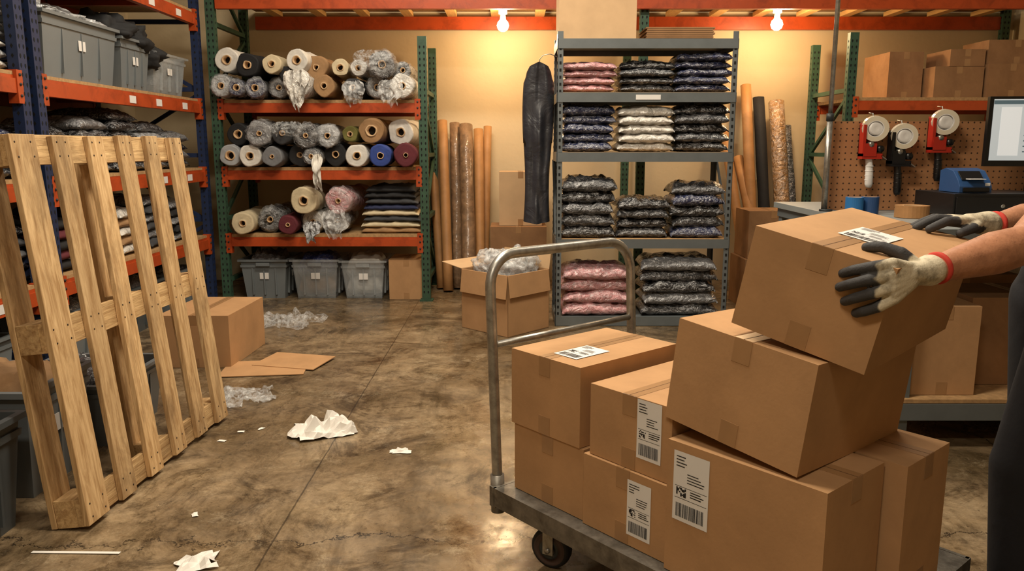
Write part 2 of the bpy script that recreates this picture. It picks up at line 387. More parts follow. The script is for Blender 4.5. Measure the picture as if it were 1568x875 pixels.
rack('pallet_rack',2.36,.95,LV,M_blue,3.1,3.1,Matrix.Translation((-2.62,2.02,0))@RL)
rack('fabric_storage_rack',1.77,.9,[.53,1.11,1.68],M_green,2.95,2.27,Matrix.Translation((-2.53,6.9,0)),labels=False,bh=.08)
rack('carton_storage_rack',1.75,.9,[.6,1.70],M_green,2.3,2.3,Matrix.Translation((2.88,6.9,0)),labels=False,bh=.08)
# overhead rack deck along the back wall
b=MB()
for x in (1.12,4.76): 
    post(b,x,6.96,3.3,M_green); post(b,x,7.93,3.3,M_green)
z=2.52
b.box(-2.48,4.72,6.9,6.95,z-.03,z+.12,M_orange); b.box(-2.48,4.72,6.955,6.97,z+.02,z+.1,M_orange)
b.box(-2.48,4.72,7.96,8.01,z-.05,z+.07,M_orange)
x=-2.3
while x<4.7:
    b.box(x,x+.09,6.97,7.96,z+.07,z+.11,M_joist); x+=.42
b.box(-2.48,4.72,6.9,8.0,z+.122,z+.14,M_deck)
b.done('overhead_rack_shelf')

def bulb(x,y,z):
    b=MB(); b.lathe((x,y,z),(0,0,1),[(-.055,0),(-.05,.022),(-.033,.044),(0,.055),(.033,.045),(.05,.028),(.062,.022)],M_bulb,20)
    b.cyl((x,y,z+.06),(x,y,z+.1),.026,M_white); b.cyl((x,y,z+.1),(x,y,2.638),.04,M_white)
    b.done('light_bulb')
    l=bpy.data.lights.new('bulb_light','POINT'); l.energy=30; l.color=(1,.70,.38); l.shadow_soft_size=.06
    o=bpy.data.objects.new('bulb_light',l); o.location=(x,y-.12,z-.1); bpy.context.collection.objects.link(o)
bulb(-.083,7.5,2.44); bulb(2.41,7.5,2.45)

# ---------------------------------------------------------------- cartons
def label(b,o,u,v,n,w,h,seed=0):
    r=random.Random(seed); u=V(u).normalized(); v=V(v).normalized(); n=V(n).normalized(); o=V(o)+n*.0012
    b.quad(o,u*w,v*h,M_white); o=o+n*.0008
    def q(a,c,ww,hh): b.quad(o+u*a*w+v*c*h,u*ww*w,v*hh*h,M_ink)
    for k in range(4): q(.08,.92-k*.045,.2+.25*r.random(),.014)
    for k in range(4): q(.4,.70-k*.04,.3+.2*r.random(),.012)
    q(.06,.5,.9,.006); q(.06,.33,.9,.006)
    for i in range(7):
        for j in range(7):
            if r.random()<.58: q(.1+i*.04,.36+j*.018,.04,.018)
    for k in range(3): q(.5,.46-k*.035,.25+.2*r.random(),.014)
    x=.1
    while x<.88:
        ww=r.choice([.008,.014,.022]); q(x,.06,ww,.2); x+=ww+r.choice([.008,.014,.02])
def carton(name,corner,a,b_,h,m=None,tape='b',labels=(),up=None,tm=None,drops=True):
    m=m or M_card; B=MB(); o=V(corner); a=V(a); b_=V(b_); n=a.cross(b_).normalized()
    if n.z<0: n=-n
    c=n*h; B.obox(o,a,b_,c,m)
    if tape:
        if tape=='b': t,s=b_,a
        else: t,s=a,b_
        tw=min(.05,s.length*.25); sn=s.normalized(); tn=t.normalized(); mid=o+c+s*.5
        B.obox(mid-sn*tw/2+n*.0003,t,sn*tw,n*.0006,M_tape)
        B.obox(mid-sn*.001-tn*.0002+n*.0008,t+tn*.0004,sn*.002,n*.0004,M_seam)
        for (e,dr) in ((V((0,0,0)),-tn),(t,tn)):
            p=mid+e-sn*tw/2
            B.obox(p+dr*.0002,sn*tw,-n*.06,dr*.0008,M_tape)
            p2=p-c; B.obox(p2+dr*.0002,sn*tw,n*.06,dr*.0008,M_tape)
    for (face,fu,fv,w,hh,sd) in labels:
        if face=='a0': U,Vv,n0,org=a.normalized(),n,-(b_.normalized()),o
        elif face=='top': U,Vv,n0,org=a.normalized(),b_.normalized(),n,o+c+n*.001
        else: U,Vv,n0,org=b_.normalized(),n,a.normalized(),o+a
        ln=a.length if face in('a0','top') else b_.length; hv=h if face!='top' else b_.length
        label(B,org+U*fu*ln+Vv*fv*hv,U,Vv,n0,w,hh,sd)
    return B.done(name,bevel=.003)
O=V((-.02,2.47,0)); e1=V((.65,-.76,0)).normalized(); e2=V((.76,.65,0)).normalized()
def loc(s,w,z): return O+e1*s+e2*w+V((0,0,z))
ZD=.232
def cb(s0,s1,w0,w1,z,h,**k): 
    nm=k.pop('name','shipping_carton'); return carton(nm,loc(s0,w0,z),e1*(s1-s0),e2*(w1-w0),h,**k)
cb(.01,.325,.03,.48,ZD,.225)
cb(0,.312,.025,.475,ZD+.227,.25,labels=[('top',.45,.12,.1,.15,1)])
cb(.335,.645,.02,.46,ZD,.222,labels=[('a0',.56,.15,.085,.165,2)])
cb(.35,.648,.03,.46,ZD+.224,.215,labels=[('a0',.6,.2,.085,.17,3)])
cb(.66,1.10,.0,.272,ZD,.366,tape='a',labels=[('a0',.05,.42,.11,.19,4)])
cb(.80,1.15,.285,.53,ZD,.366,tape='a')
# box stacked on top, slightly tilted
carton('shipping_carton',(.405,2.0,.648),(.245,-.298,-.042),(.385,.325,-.015),.272)
# box being lifted
GB=V((.764,1.657,.862)); GA=V((-.234,.21,.07)); GBv=V((.386,.39,.012))
carton('shipping_carton',GB+GA,-GA,GBv,.245,labels=[('top',.38,.3,.1,.15,6)])

# ---------------------------------------------------------------- platform cart
b=MB()
def L3(s,w,z): return loc(s,w,z)
Ln,Wd=1.2,.70
b.obox(L3(-.03,-.02,ZD-.022),e1*Ln,e2*Wd,V((0,0,.02)),M_worn)
for (s,w,ds,dw) in ((-.035,-.028,Ln+.01,.012),(-.035,Wd-.024,Ln+.01,.012)): b.obox(L3(s,w,ZD-.065),e1*ds,e2*dw,V((0,0,.064)),M_worn)
for s in (-.038,Ln-.034): b.obox(L3(s,-.028,ZD-.065),e1*.012,e2*(Wd+.016),V((0,0,.064)),M_worn)
for s in (.1,.55,1.0): b.obox(L3(s,-.01,ZD-.06),e1*.05,e2*(Wd-.02),V((0,0,.036)),M_greyd)
def hz(z): return -.055-.05*(z-.2)
pts=[]; w0,w1,zt,rc=.01,.70,1.0,.11
for z in (.15,.3,.5,.7,zt-rc): pts.append(L3(hz(z),w0-.0,z))
for k in range(1,8):
    a=math.pi/2*k/8; z=zt-rc+rc*math.sin(a); pts.append(L3(hz(z)-.01*k/8,w0+rc-rc*math.cos(a),z))
for w in (w0+rc,(w0+w1)/2,w1-rc): pts.append(L3(hz(zt)-.01,w,zt))
for k in range(7,0,-1):
    a=math.pi/2*k/8; z=zt-rc+rc*math.sin(a); pts.append(L3(hz(z)-.01*k/8,w1-rc+rc*math.cos(a),z))
for z in (zt-rc,.7,.5,.3,.15): pts.append(L3(hz(z),w1,z))
b.tube(pts,.0175,M_galv,14)
b.tube([L3(hz(.705),w0,.705),L3(hz(.705),w1,.705)],.011,M_galv,10)
for w in (w0,w1-.02):
    b.cyl(L3(hz(.16),w,.13),L3(hz(.25),w,.26),.024,M_worn,14)
    b.obox(L3(-.062,w-.03,ZD-.075),e1*.03,e2*.06,V((0,0,.07)),M_worn)
def caster(s,w,swivel):
    c=L3(s,w,.068); d=Matrix.Rotation(swivel,3,'Z')@e1; ax=V((-d.y,d.x,0))
    b.lathe(c-ax*.021,ax,[(0,0),(0,.02),(-.003,.02),(-.003,.034),(.004,.036),(.004,.05),(0,.055),(.006,.066),(.021,.068),(.036,.066),(.042,.055),(.038,.05),(.038,.036),(.045,.034),(.045,.02),(.042,.02),(.042,0)],[M_galv,M_galv,M_greyd,M_redw,M_redw,M_redw,M_rubber,M_rubber,M_rubber,M_rubber,M_rubber,M_redw,M_redw,M_greyd,M_galv],24)
    for sg in(-1,1):
        p=c+ax*sg*.03
        b.obox(p-d*.018-ax*.002-V((0,0,.014)),d*.036,ax*.004,V((0,0,.105)),M_galv)
    b.cyl(c-ax*.038,c+ax*.038,.009,M_galv,10)
    top=c+V((0,0,.085)); b.obox(top-d*.035-ax*.036,d*.07,ax*.072,V((0,0,.006)),M_galv)
    b.cyl(top+V((0,0,.006)),(top.x,top.y,ZD-.03),.028,M_galv,14)
for s,w,r in ((.16,.06,.35),(.16,.62,.2),(1.05,.06,0),(1.05,.62,0)): caster(s,w,r)
b.done('platform_cart',bevel=0)

# ---------------------------------------------------------------- pallet
b=MB(); TH=.144
def pb(x0,x1,d0,d1,z0,z1,m): # x along floor, d depth from front, z up
    b.box(x0,x1,d0,d1,z0,z1,m)
HP=1.39
fx=[(0,.13),(.222,.322),(.436,.536),(.65,.75),(.862,.962),(1.075,1.19)]
for i,(x0,x1) in enumerate(fx):
    j=.005*math.sin(i*5); k=.006*math.sin(i*3.3); b.obox((x0,0,j+.005),(x1-x0,0,0),(0,.021,0),(k,0,HP-.009),M_woody)
for z0,z1 in ((0,.11),(.64,.75),(1.28,1.39)):
    pb(.002,1.188,.022,.042,z0+.003,z1-.003,M_woodx)
    for x0,x1 in ((0,.12),(.54,.66),(1.07,1.19)): pb(x0+.003,x1-.003,.043,.121,z0+.002,z1-.004,M_woodx)
for x0,x1 in ((0,.11),(.545,.655),(1.08,1.19)): pb(x0,x1,.122,TH,.002,HP-.003,M_woody)
for i,(x0,x1) in enumerate(fx):
    for z in (.03,.08,.67,.72,1.31,1.36):
        for x in (x0+.025,x1-.025): b.cyl((x+.004*math.sin(z*40+i),-.001,z),(x+.004*math.sin(z*40+i),.004,z),.0045,M_nail,8)
ex=V((.061,.998,0)).normalized(); sn=.105
nrm=V((ex.y,-ex.x,0)); up=(V((0,0,1))*math.cos(sn)-nrm*math.sin(sn)); inn=-(nrm*math.cos(sn)+V((0,0,1))*math.sin(sn))
Mp=Matrix(((ex.x,inn.x,up.x,-1.50),(ex.y,inn.y,up.y,2.62),(ex.z,inn.z,up.z,.0155),(0,0,0,1)))
b.done('wooden_pallet',M=Mp,bevel=.0025)

# ---------------------------------------------------------------- totes
def tote(name,x0,x1,y0,y1,z0,h,m,fill=None,lid=False,flare=.035):
    b=MB(); t=.006
    def lay(z,k,ins=0): 
        e=flare*(1-k)+ins; return [V((x0+e,y0+e,z)),V((x1-e,y0+e,z)),V((x1-e,y1-e,z)),V((x0+e,y1-e,z))]
    rows=[b.vs(lay(z0,0)),b.vs(lay(z0+h*.55,.55)),b.vs(lay(z0+h*.8,.8)),b.vs(lay(z0+h*.8,.8,-.008)),b.vs(lay(z0+h*.86,.86,-.008)),b.vs(lay(z0+h*.86,.86)),b.vs(lay(z0+h*.95,.95)),b.vs(lay(z0+h*.95,1,-.02)),b.vs(lay(z0+h,1,-.02)),b.vs(lay(z0+h,1,t)),b.vs(lay(z0+h*.03+.004,0,t))]
    for i in range(len(rows)-1):
        for k in range(4): b.f([rows[i][k],rows[i][(k+1)%4],rows[i+1][(k+1)%4],rows[i+1][k]],m)
    b.f(rows[0],m); b.f(rows[-1],m)
    for k in range(1,4):
        x=x0+(x1-x0)*k/4; b.obox((x-.006,y0+flare*.5-.004,z0+h*.1),(.012,0,0),(0,.02,0),(0,-.01,h*.68),m)
        y=y0+(y1-y0)*k/4; b.obox((x1-flare*.5-.012,y-.006,z0+h*.1),(0,.012,0),(.016,0,0),(.01,0,h*.68),m)
    b.cbox(((x0+x1)/2,y0-.006,z0+h*.88),(.12,.03,.03),m)
    b.box(x1+.004-flare*.4,x1+.006-flare*.4,(y0+y1)/2-.04,(y0+y1)/2+.04,z0+h*.5,z0+h*.66,M_white)
    b.box((x0+x1)/2-.04,(x0+x1)/2+.04,y0-.004+flare*.4,y0-.002+flare*.4,z0+h*.5,z0+h*.66,M_white)
    if fill:
        fs=fill if isinstance(fill,list) else [fill]; n=len(fs); zz=z0+h*.1
        for i,fm in enumerate(fs):
            hh=h*.95/n; b.pillow(((x0+x1)/2,(y0+y1)/2,zz+hh/2+h*.02),(x1-x0)-flare*2.2,(y1-y0)-flare*2.2,hh*1.1,fm,seed=i+x0*3); zz+=hh
    return b.done(name)
tote('storage_tote',-3.32,-2.68,4.70,5.56,1.75,.38,M_tote,F['pgrey'])
tote('storage_tote',-3.3,-2.68,5.62,6.06,1.75,.35,M_tote,F['black'])
tote('storage_tote',-3.3,-2.68,6.12,6.70,1.75,.31,M_clear,[F['pgrey'],F['pwhite']])
tote('storage_tote',-2.3,-1.83,2.86,3.3,0,.44,M_tote,[F['black'],F['tan']])
tote('storage_tote',-2.34,-1.76,2.2,2.7,0,.42,M_toted,[F['dgrey']])
tote('storage_tote',-2.32,-1.80,3.4,3.95,0,.3,M_tote,[F['pdgrey']])
tote('storage_tote',-2.43,-2.02,7.0,7.5,.0,.36,M_tote,F['pgrey'])
tote('storage_tote',-1.97,-1.56,7.0,7.5,.0,.36,M_clear,[F['tan'],F['pblue']])
tote('storage_tote',-1.53,-1.14,7.0,7.5,.0,.35,M_clear,[F['white'],F['white']])
tote('storage_tote',-3.2,-2.72,6.2,6.75,0,.35,M_tote,F['pdgrey'])
tote('storage_tote',-3.2,-2.72,5.5,6.1,0,.35,M_toted,F['pgrey'])
tote('storage_tote',-3.2,-2.72,4.8,5.4,0,.35,M_tote,F['pgrey'])
tote('storage_tote',-3.2,-2.72,3.6,4.2,0,.35,M_tote,F['pnavy'])
b=MB()
for i,(y,z,r) in enumerate(((5.7,2.14,.19),(5.95,2.12,.17),(6.15,2.02,.12))): b.ball((-2.88,y,z),(.24,r,.12),F['black'],jit=.4,fr=2.2,seed=i,seg=36)
b.done('black_garment_heap')
b=MB()
for i,(y,z) in enumerate(((4.85,2.14),(5.15,2.15),(5.38,2.14))): b.ball((-2.97,y,z),(.24,.19,.07),F['plgrey'] if i!=1 else M_film2,jit=.4,fr=2.5,seed=i+8,seg=36)
b.done('plastic_bag_heap')

# ---------------------------------------------------------------- garment stacks
def gstack(name,x,y,z,w,d,n,th,ms,seed=0,lump=.36):
    b=MB(); r=random.Random(seed)
    for i in range(n):
        m=ms[i%len(ms)] if isinstance(ms,list) else ms
        b.pillow((x+r.uniform(-.012,.012),y+r.uniform(-.02,.012),z+th*(i+.55)+.006),w*r.uniform(.95,1.02),d*r.uniform(.95,1.0),th*1.24,m,rz=r.uniform(-.05,.05),seed=seed+i*1.7,lump=lump,pw=6)
    return b.done(name)
SH=[.075,.672,1.315,1.745]; SY=6.14
gstack('folded_garment_stack',.56,SY,SH[3],.40,.42,4,.052,F['ppink'],1)
gstack('folded_garment_stack',.98,SY,SH[3],.42,.42,4,.054,[F['pdgrey'],F['pblack']],2)
gstack('folded_garment_stack',1.40,SY,SH[3],.41,.42,5,.055,F['pnavy'],3)
gstack('folded_garment_stack',.56,SY,SH[2],.40,.42,5,.066,F['pnavy'],4)
gstack('folded_garment_stack',.98,SY,SH[2],.42,.42,5,.064,F['pwhite'],5)
gstack('folded_garment_stack',1.40,SY,SH[2],.41,.42,5,.067,[F['pblack'],F['pdgrey']],6)
gstack('folded_garment_stack',.57,SY,SH[1],.42,.42,5,.087,[F['pblack'],F['pdgrey'],F['pdgrey']],7)
gstack('folded_garment_stack',.99,SY,SH[1],.40,.42,4,.072,[F['pdgrey'],F['pblack']],8)
gstack('folded_garment_stack',1.40,SY,SH[1],.41,.42,5,.080,[F['pnavy'],F['pdgrey'],F['pblack']],9)
gstack('folded_garment_stack',.64,SY,SH[0],.54,.44,4,.092,F['ppink'],10)
gstack('folded_garment_stack',1.28,SY,SH[0],.58,.44,5,.086,[F['pdgrey'],F['pgrey'],F['pblack']],11)

# steel shelving unit
b=MB(); X0,X1,Y0,Y1=.33,1.63,5.9,6.4
for x in (X0,X1):
    for y in (Y0,Y1):
        sx=1 if x==X0 else -1; sy=1 if y==Y0 else -1
        b.obox((x,y,0),(sx*.04,0,0),(0,sy*.003,0),(0,0,2.17),M_grey); b.obox((x,y,0),(sx*.003,0,0),(0,sy*.04,0),(0,0,2.17),M_grey)
        z=.1
        while z<2.15:
            b.cbox((x+sx*.02,y-sy*.001,z),(.014,.002,.02),M_hole); b.cbox((x-sx*.001,y+sy*.02,z),(.002,.014,.02),M_hole); z+=.05
for z in (.04,.635,1.278,1.708,2.085):
    b.box(X0+.004,X1-.004,Y0-.004,Y1+.004,z+.025,z+.034,M_grey)
    b.box(X0+.004,X1-.004,Y0-.006,Y0-.002,z-.035,z+.034,M_grey); b.box(X0+.004,X1-.004,Y1+.002,Y1+.006,z-.035,z+.034,M_grey)
    b.box(X0-.003,X0+.001,Y0,Y1,z-.035,z+.034,M_grey); b.box(X1-.001,X1+.003,Y0,Y1,z-.035,z+.034,M_grey)
    b.box(X0+.03,X1-.03,Y0+.05,Y1-.05,z+.0,z+.02,M_greyd)
    if z not in(2.085,.04): b.box(X0+.01,X1-.01,Y0,Y1,z+.0342,z+.036,M_deck)
b.box(.9,1.08,Y0-.009,Y0-.006,1.69,1.725,M_white)
b.bar((X0,Y0+.02,.7),(X0,Y1-.02,1.25),.02,.004,M_greyd); b.bar((X1,Y0+.02,.7),(X1,Y1-.02,1.25),.02,.004,M_greyd)
b.done('steel_shelving_unit')
carton('cardboard_carton',(.34,5.96,2.122),(.56,0,0),(0,.38,0),.42,m=M_cardl,tape='a')
b=MB()
for i in range(7): b.box(.98+.006*math.sin(i*3),1.47+.008*math.cos(i*2),5.98,6.34,2.122+i*.013,2.132+i*.013,M_card2)
b.done('flat_carton_stack')
# hanging garment bag
b=MB()
n,mn=22,30
for side in(0,1):
    g=[]
    for j in range(mn+1):
        v=j/mn; z=1.97-1.2*v; row=[]
        hw=(.07+.035*min(1,v*10)**.5) if v<.1 else .105+.014*math.sin(v*6)
        for i in range(n+1):
            u=-1+2*i/n; th=.05*max(0,1-abs(u)**3)**.6+(.010*math.sin(u*5+v*2)+.045*noise.noise(V((u*1.5,v*3.2,2)))+.02*noise.noise(V((u*3,v*8,5))))*(1-abs(u))
            row.append(b.bm.verts.new(V((.20-.012*v+u*hw,6.06+(-th if side==0 else th)+.02*math.sin(v*3),z-.03*abs(u)*(1 if v<.5 else -.6)))))
        g.append(row)
    for j in range(mn):
        for i in range(n): b.f([g[j][i],g[j][i+1],g[j+1][i+1],g[j+1][i]],M_leather,True)
bmesh.ops.remove_doubles(b.bm,verts=b.bm.verts,dist=.004)
b.tube([(.205,6.06,1.93),(.205,6.06,1.99),(.23,6.06,2.02),(.28,6.06,2.03),(.335,6.06,2.01)],.003,M_galv,8)
b.done('hanging_garment_bag')

# ---------------------------------------------------------------- fabric rolls
def froll(b,x,y,z,r,L,m,core=.3,yaw=0,pitch=0,seed=0,coreM=None,wrap=False):
    rc=max(.018,r*core); ax=V((math.sin(yaw),math.cos(yaw)*math.cos(pitch),math.sin(pitch)))
    cm=coreM or M_cardl; d=r-rc
    prof=[(.07,0),(.07,rc*.78),(-.006,rc*.78),(-.006,rc),(.004,rc*1.02),(-.001,rc+d*.2),(.004,rc+d*.38),(-.001,rc+d*.55),(.004,rc+d*.72),(.0,rc+d*.86),(.006,r*.97),(.02,r)]
    for k in range(1,8): prof.append((L*k/8,r))
    prof+=[(L-.02,r),(L-.004,r*.95),(L,rc),(L,0)]
    b.lathe((x,y,z),ax,prof,[M_hole,cm,cm,cm]+[m]*40,24,jit=.16,seed=seed)
    if wrap:
        pr=[(-.035,r*.42),(-.05,r*.62),(-.03,r*.86),(-.008,r*1.03),(.03,r*1.07),(.08,r*1.05),(.16,r*1.07),(.25,r*1.05),(.35,r*1.04)]
        b.lathe((x,y,z),ax,pr,M_skinf,34,jit=.26,seed=seed+4,jf=22,jn=4)
def px(x): return (x-784)*.00562
def rollpile(lst,zs):
    b=MB()
    for i,(x,z,r,m,*rest) in enumerate(lst):
        yaw=random.uniform(-.1,.1); y=6.87+random.uniform(-.12,.12)
        froll(b,px(x),y,z+random.uniform(-.006,.008),r*random.uniform(.92,1.04),random.uniform(.7,.8),F[m],core=rest[0] if rest else .3,yaw=yaw,seed=i+zs,wrap=(m[0]=='p'))
    return b
zt=1.752
b=rollpile([(352,zt+.1,.098,'plgrey',.3),(376,zt+.085,.075,'pnavy',.4),(403,zt+.085,.082,'pnavy',.35),(432,zt+.09,.09,'pgrey',.25),(468,zt+.1,.1,'pwhite',.3),(503,zt+.1,.098,'tan',.3),(545,zt+.09,.088,'dgrey',.3),(580,zt+.1,.098,'pgrey',.3),(620,zt+.1,.1,'pwhite',.3),
 (357,zt+.315,.1,'white',.4),(393,zt+.27,.098,'black',.35),(430,zt+.275,.078,'cream',.35),(464,zt+.31,.092,'white',.4),(487,zt+.26,.105,'tan',.25),(525,zt+.26,.07,'cream',.4),(555,zt+.25,.075,'pwhite',.35),(592,zt+.28,.11,'pblack',.3),(447,zt+.2,.07,'black',.3),(618,zt+.24,.07,'pdgrey',.3)],1)
b.done('fabric_roll_pile')
zt=1.182
b=rollpile([(356,zt+.09,.088,'lgrey',.45),(388,zt+.098,.097,'white',.35),(424,zt+.09,.09,'grey',.2),(458,zt+.1,.1,'dgrey',.25),(511,zt+.1,.1,'black',.3),(548,zt+.1,.098,'white',.35),(585,zt+.1,.1,'blue',.3),(624,zt+.105,.103,'maroon',.2),
 (366,zt+.28,.1,'black',.4),(405,zt+.275,.105,'pgrey',.2),(440,zt+.29,.098,'dgrey',.25),(474,zt+.27,.1,'pdgrey',.2),(503,zt+.27,.1,'plgrey',.25),(536,zt+.28,.07,'olive',.35),(570,zt+.30,.115,'tan',.45),(612,zt+.29,.112,'white',.35),(480,zt+.09,.07,'pgrey')],2)
b.done('fabric_roll_pile')
zt=.602
b=rollpile([(370,zt+.1,.098,'cream',.3),(404,zt+.11,.105,'pblack',.25),(440,zt+.09,.088,'maroon',.2),(472,zt+.1,.098,'pwhite',.25),(512,zt+.11,.105,'pgrey',.2),(466,zt+.29,.122,'cream',.35),(517,zt+.29,.11,'ppink',.2)],3)
b.done('fabric_roll_pile')
b=MB()
for i,m in enumerate(['tan','cream','dgrey','cream','navy','dgrey','black','black']): b.pillow((px(595)+.01*math.sin(i*4),7.2,zt+.028+i*.051),.54-.014*i,.5,.066,F[m],seed=i,lump=.4)
b.done('folded_fabric_stack')
# loose cloth ends and plastic hanging over rolls
b=MB()
for i,(x,z,w,h,mm,tp) in enumerate(((466,1.83,.24,.3,F['pwhite'],.75),(604,1.80,.24,.2,M_film2,.5),(492,1.15,.09,.28,F['white'],.5),(550,1.80,.2,.18,M_film2,.4),(515,.70,.24,.24,M_film2,.6),(480,.64,.16,.16,F['plgrey'],.6),(580,2.06,.34,.16,M_film,.3),(450,1.50,.3,.12,M_film,.3))):
    x=px(x); n=18; g=[]
    for j in range(n+1):
        row=[]
        for k in range(n+1):
            u=-1+2*k/n; v=j/n
            q=noise.noise(V((u*2+i,v*3,i))); q2=noise.noise(V((u*6+i,v*6,i+3))); taper=(1-tp*v**1.5)*(.55+.45*min(1,v*4)**.5)
            row.append(b.bm.verts.new(V((x+u*w/2*taper*(1+.3*q)+.03*q*v,6.76-.05*math.sin(v*2.6)+.04*q+.03*q2+.012*math.sin(u*11+i)*(.3+v),z+h/2-v*h*(1+.35*noise.noise(V((u*2.2,i,0))))+.02*q2))))
        g.append(row)
    for j in range(n):
        for k in range(n): b.f([g[j][k],g[j][k+1],g[j+1][k+1],g[j+1][k]],mm,True)
b.done('loose_plastic_wrap',recalc=False)

# left rack contents
def lstack(y,z,n,th,ms,seed,w=.5,d=.4): gstack('folded_garment_stack',-2.94,y,z,w,d,n,th,ms,seed)
for k,y in enumerate((4.75,5.2,5.62,6.05,6.5)):
    lstack(y,1.182,[4,5,6,5,4][k],.068,[[F['pdgrey'],F['pblack']],[F['pgrey'],F['pdgrey']],[F['pblack']],[F['pdgrey'],F['plgrey']],[F['pblack'],F['pgrey']]][k],21+k)
    lstack(y,.602,[5,6,5,6,5][k],.062,[[F['black'],F['maroon']],[F['white'],F['dgrey'],F['navy']],[F['pwhite'],F['tan']],[F['dgrey'],F['pgrey']],[F['pgrey'],F['black']]][k],31+k)
for k,y in enumerate((2.4,2.85,3.3,3.75,4.2)):
    lstack(y,1.182,4,.065,[F['pdgrey'],F['pnavy']],41+k); lstack(y,.602,5,.065,[F['dgrey'],F['pblack'],F['grey']],51+k); lstack(y,1.752,[4,5,6,7,7][k],.055,[F['pwhite'],F['plgrey']],61+k)
for i,y in enumerate((3.9,4.25,4.8,5.3,5.8,6.3)): lstack(y,2.47,5,.07,[F['plgrey'],F['pdgrey']],70+i)

# ---------------------------------------------------------------- leaning tubes
def lean(name,lst):
    b=MB()
    for (xb,yb,xt,yt,zt,r,m) in lst:
        p0,p1=V((xb,yb,.01)),V((xt,yt,zt)); L=(p1-p0).length
        b.lathe(p0,p1-p0,[(0,0),(0,r)]+[(L*k/6,r) for k in range(1,6)]+[(L,r),(L+.0,r*.8),(L-.06,r*.78),(L-.06,0)],[m]*7+[M_cardl,M_cardl,M_hole],18,jit=.0 if m in(M_kraft,) else .2,seed=xb,jf=4)
    return b.done(name)
lean('leaning_cardboard_tubes',[(-.68,7.5,-.80,7.9,1.57,.042,M_kraft),(-.60,7.35,-.68,7.88,1.6,.048,M_kraft),(-.52,7.5,-.56,7.9,1.58,.05,M_kraftd),(-.40,7.3,-.45,7.86,1.56,.064,M_kraftd),(-.30,7.45,-.33,7.9,1.52,.048,M_kraft),(-.27,7.65,-.24,7.95,1.55,.04,M_kraft)])
lean('leaning_cardboard_tubes',[(2.28,7.3,2.27,7.9,1.94,.05,M_kraft),(2.42,7.35,2.4,7.9,1.82,.055,F['black']),(2.58,7.3,2.56,7.86,1.78,.075,F['ptan']),(2.2,7.2,2.08,7.9,1.5,.045,M_kraft),(2.34,7.1,2.2,7.8,1.25,.05,M_kraft),(2.7,7.4,2.7,7.95,1.55,.05,F['pdgrey'])])

# floor cartons
carton('cardboard_carton',(-2.18,4.74,.001),(.44,0,0),(0.02,.62,0),.33,m=M_card,tape='b')
carton('cardboard_carton',(-1.1,6.98,.001),(.31,0,0),(0,.4,0),.36,m=M_card,tape='b')
carton('cardboard_carton',(-.2,7.3,.001),(.52,0,0),(0,.45,0),.62,m=M_card2)
carton('cardboard_carton',(-.12,7.4,.624),(.4,0,0),(0,.35,0),.5,m=M_cardl)
carton('cardboard_carton',(1.95,6.55,.001),(.5,0,0),(0,.45,0),.42,m=M_card2)
carton('cardboard_carton',(1.98,6.6,.424),(.42,0,0),(0,.4,0),.4,m=M_card2)
for (x,y,z,w,d,h,m) in ((3.3,7.15,1.77,.3,.5,.4,M_card2),(3.62,6.98,1.77,.42,.45,.26,M_card2),(4.06,6.95,1.77,.42,.5,.28,M_card2),(3.75,7.0,2.035,.3,.4,.14,M_card2),(4.07,7.0,2.053,.5,.4,.2,M_card2),(3.2,7.1,.67,.5,.5,.4,M_card2),(3.8,7.1,.67,.6,.5,.45,M_card)):
    carton('cardboard_carton',(x,y,z),(w,0,0),(0,d,0),h,m=m)
# open carton with plastic bag
b=MB(); o=V((-.03,5.52,.001)); a=V((-.35,.34,0)); c=V((.31,.34,0)); h=.45; t=.006
an,cn=a.normalized(),c.normalized()
b.obox(o,a,c,V((0,0,.006)),M_card)
b.obox(o,a,cn*t,V((0,0,h)),M_card); b.obox(o+c-cn*t,a,cn*t,V((0,0,h)),M_card); b.obox(o,an*t,c,V((0,0,h)),M_card); b.obox(o+a-an*t,an*t,c,V((0,0,h)),M_card)
Z=V((0,0,1))
b.obox(o+Z*h+a,c,an*.22+Z*.03,Z*.005,M_cardl)
b.obox(o+Z*h+c,a,cn*.02+Z*.12,-cn*.005,M_cardl)
b.obox(o+Z*(h),a*.98,-cn*.02-Z*.17,-cn*.005,M_card)
b.obox(o+Z*h,c*.97,-an*.02-Z*.16,-an*.005,M_card)
b.done('open_carton',bevel=.001)
b=MB(); 
for i,(dx,dy,dz,r) in enumerate(((0,0,0,.19),(.1,.03,.02,.13),(-.12,.02,-.0,.14))): b.ball((-.03+dx,5.85+dy,.47+dz),(r,r,.12),M_film2,jit=.35,fr=3,seed=i+3,seg=48)
b.done('plastic_bag')

# flattened cardboard & litter
b=MB()
R=Matrix.Rotation(.12,3,'Z'); b.cbox((-1.52,4.72,.006),(.5,.34,.005),M_card,R); b.cbox((-1.38,4.86,.013),(.42,.3,.005),M_card,Matrix.Rotation(-.25,3,'Z')@Matrix.Rotation(.02,3,'X'))
b.done('flattened_cardboard')
b=MB(); b.sheet((-1.75,6.0,0),.5,.42,M_film,amp=.07,fr=4,seed=3,n=30); b.done('crumpled_plastic_film')
b=MB(); b.sheet((-1.48,4.12,0),.32,.3,M_film,amp=.05,fr=4,seed=5,n=30); b.done('crumpled_plastic_film')
b=MB(); b.sheet((-.90,3.62,0),.32,.22,M_paper,amp=.065,fr=4,seed=9,n=14,rz=.4); b.done('crumpled_paper')
b=MB(); b.sheet((-.50,3.37,0),.09,.05,M_paper,amp=.012,fr=3,seed=2,n=6); b.done('paper_scrap')
b=MB(); b.sheet((-1.03,2.40,0),.13,.11,M_paper,amp=.025,fr=3,seed=4,n=8,rz=.5); b.done('paper_scrap')
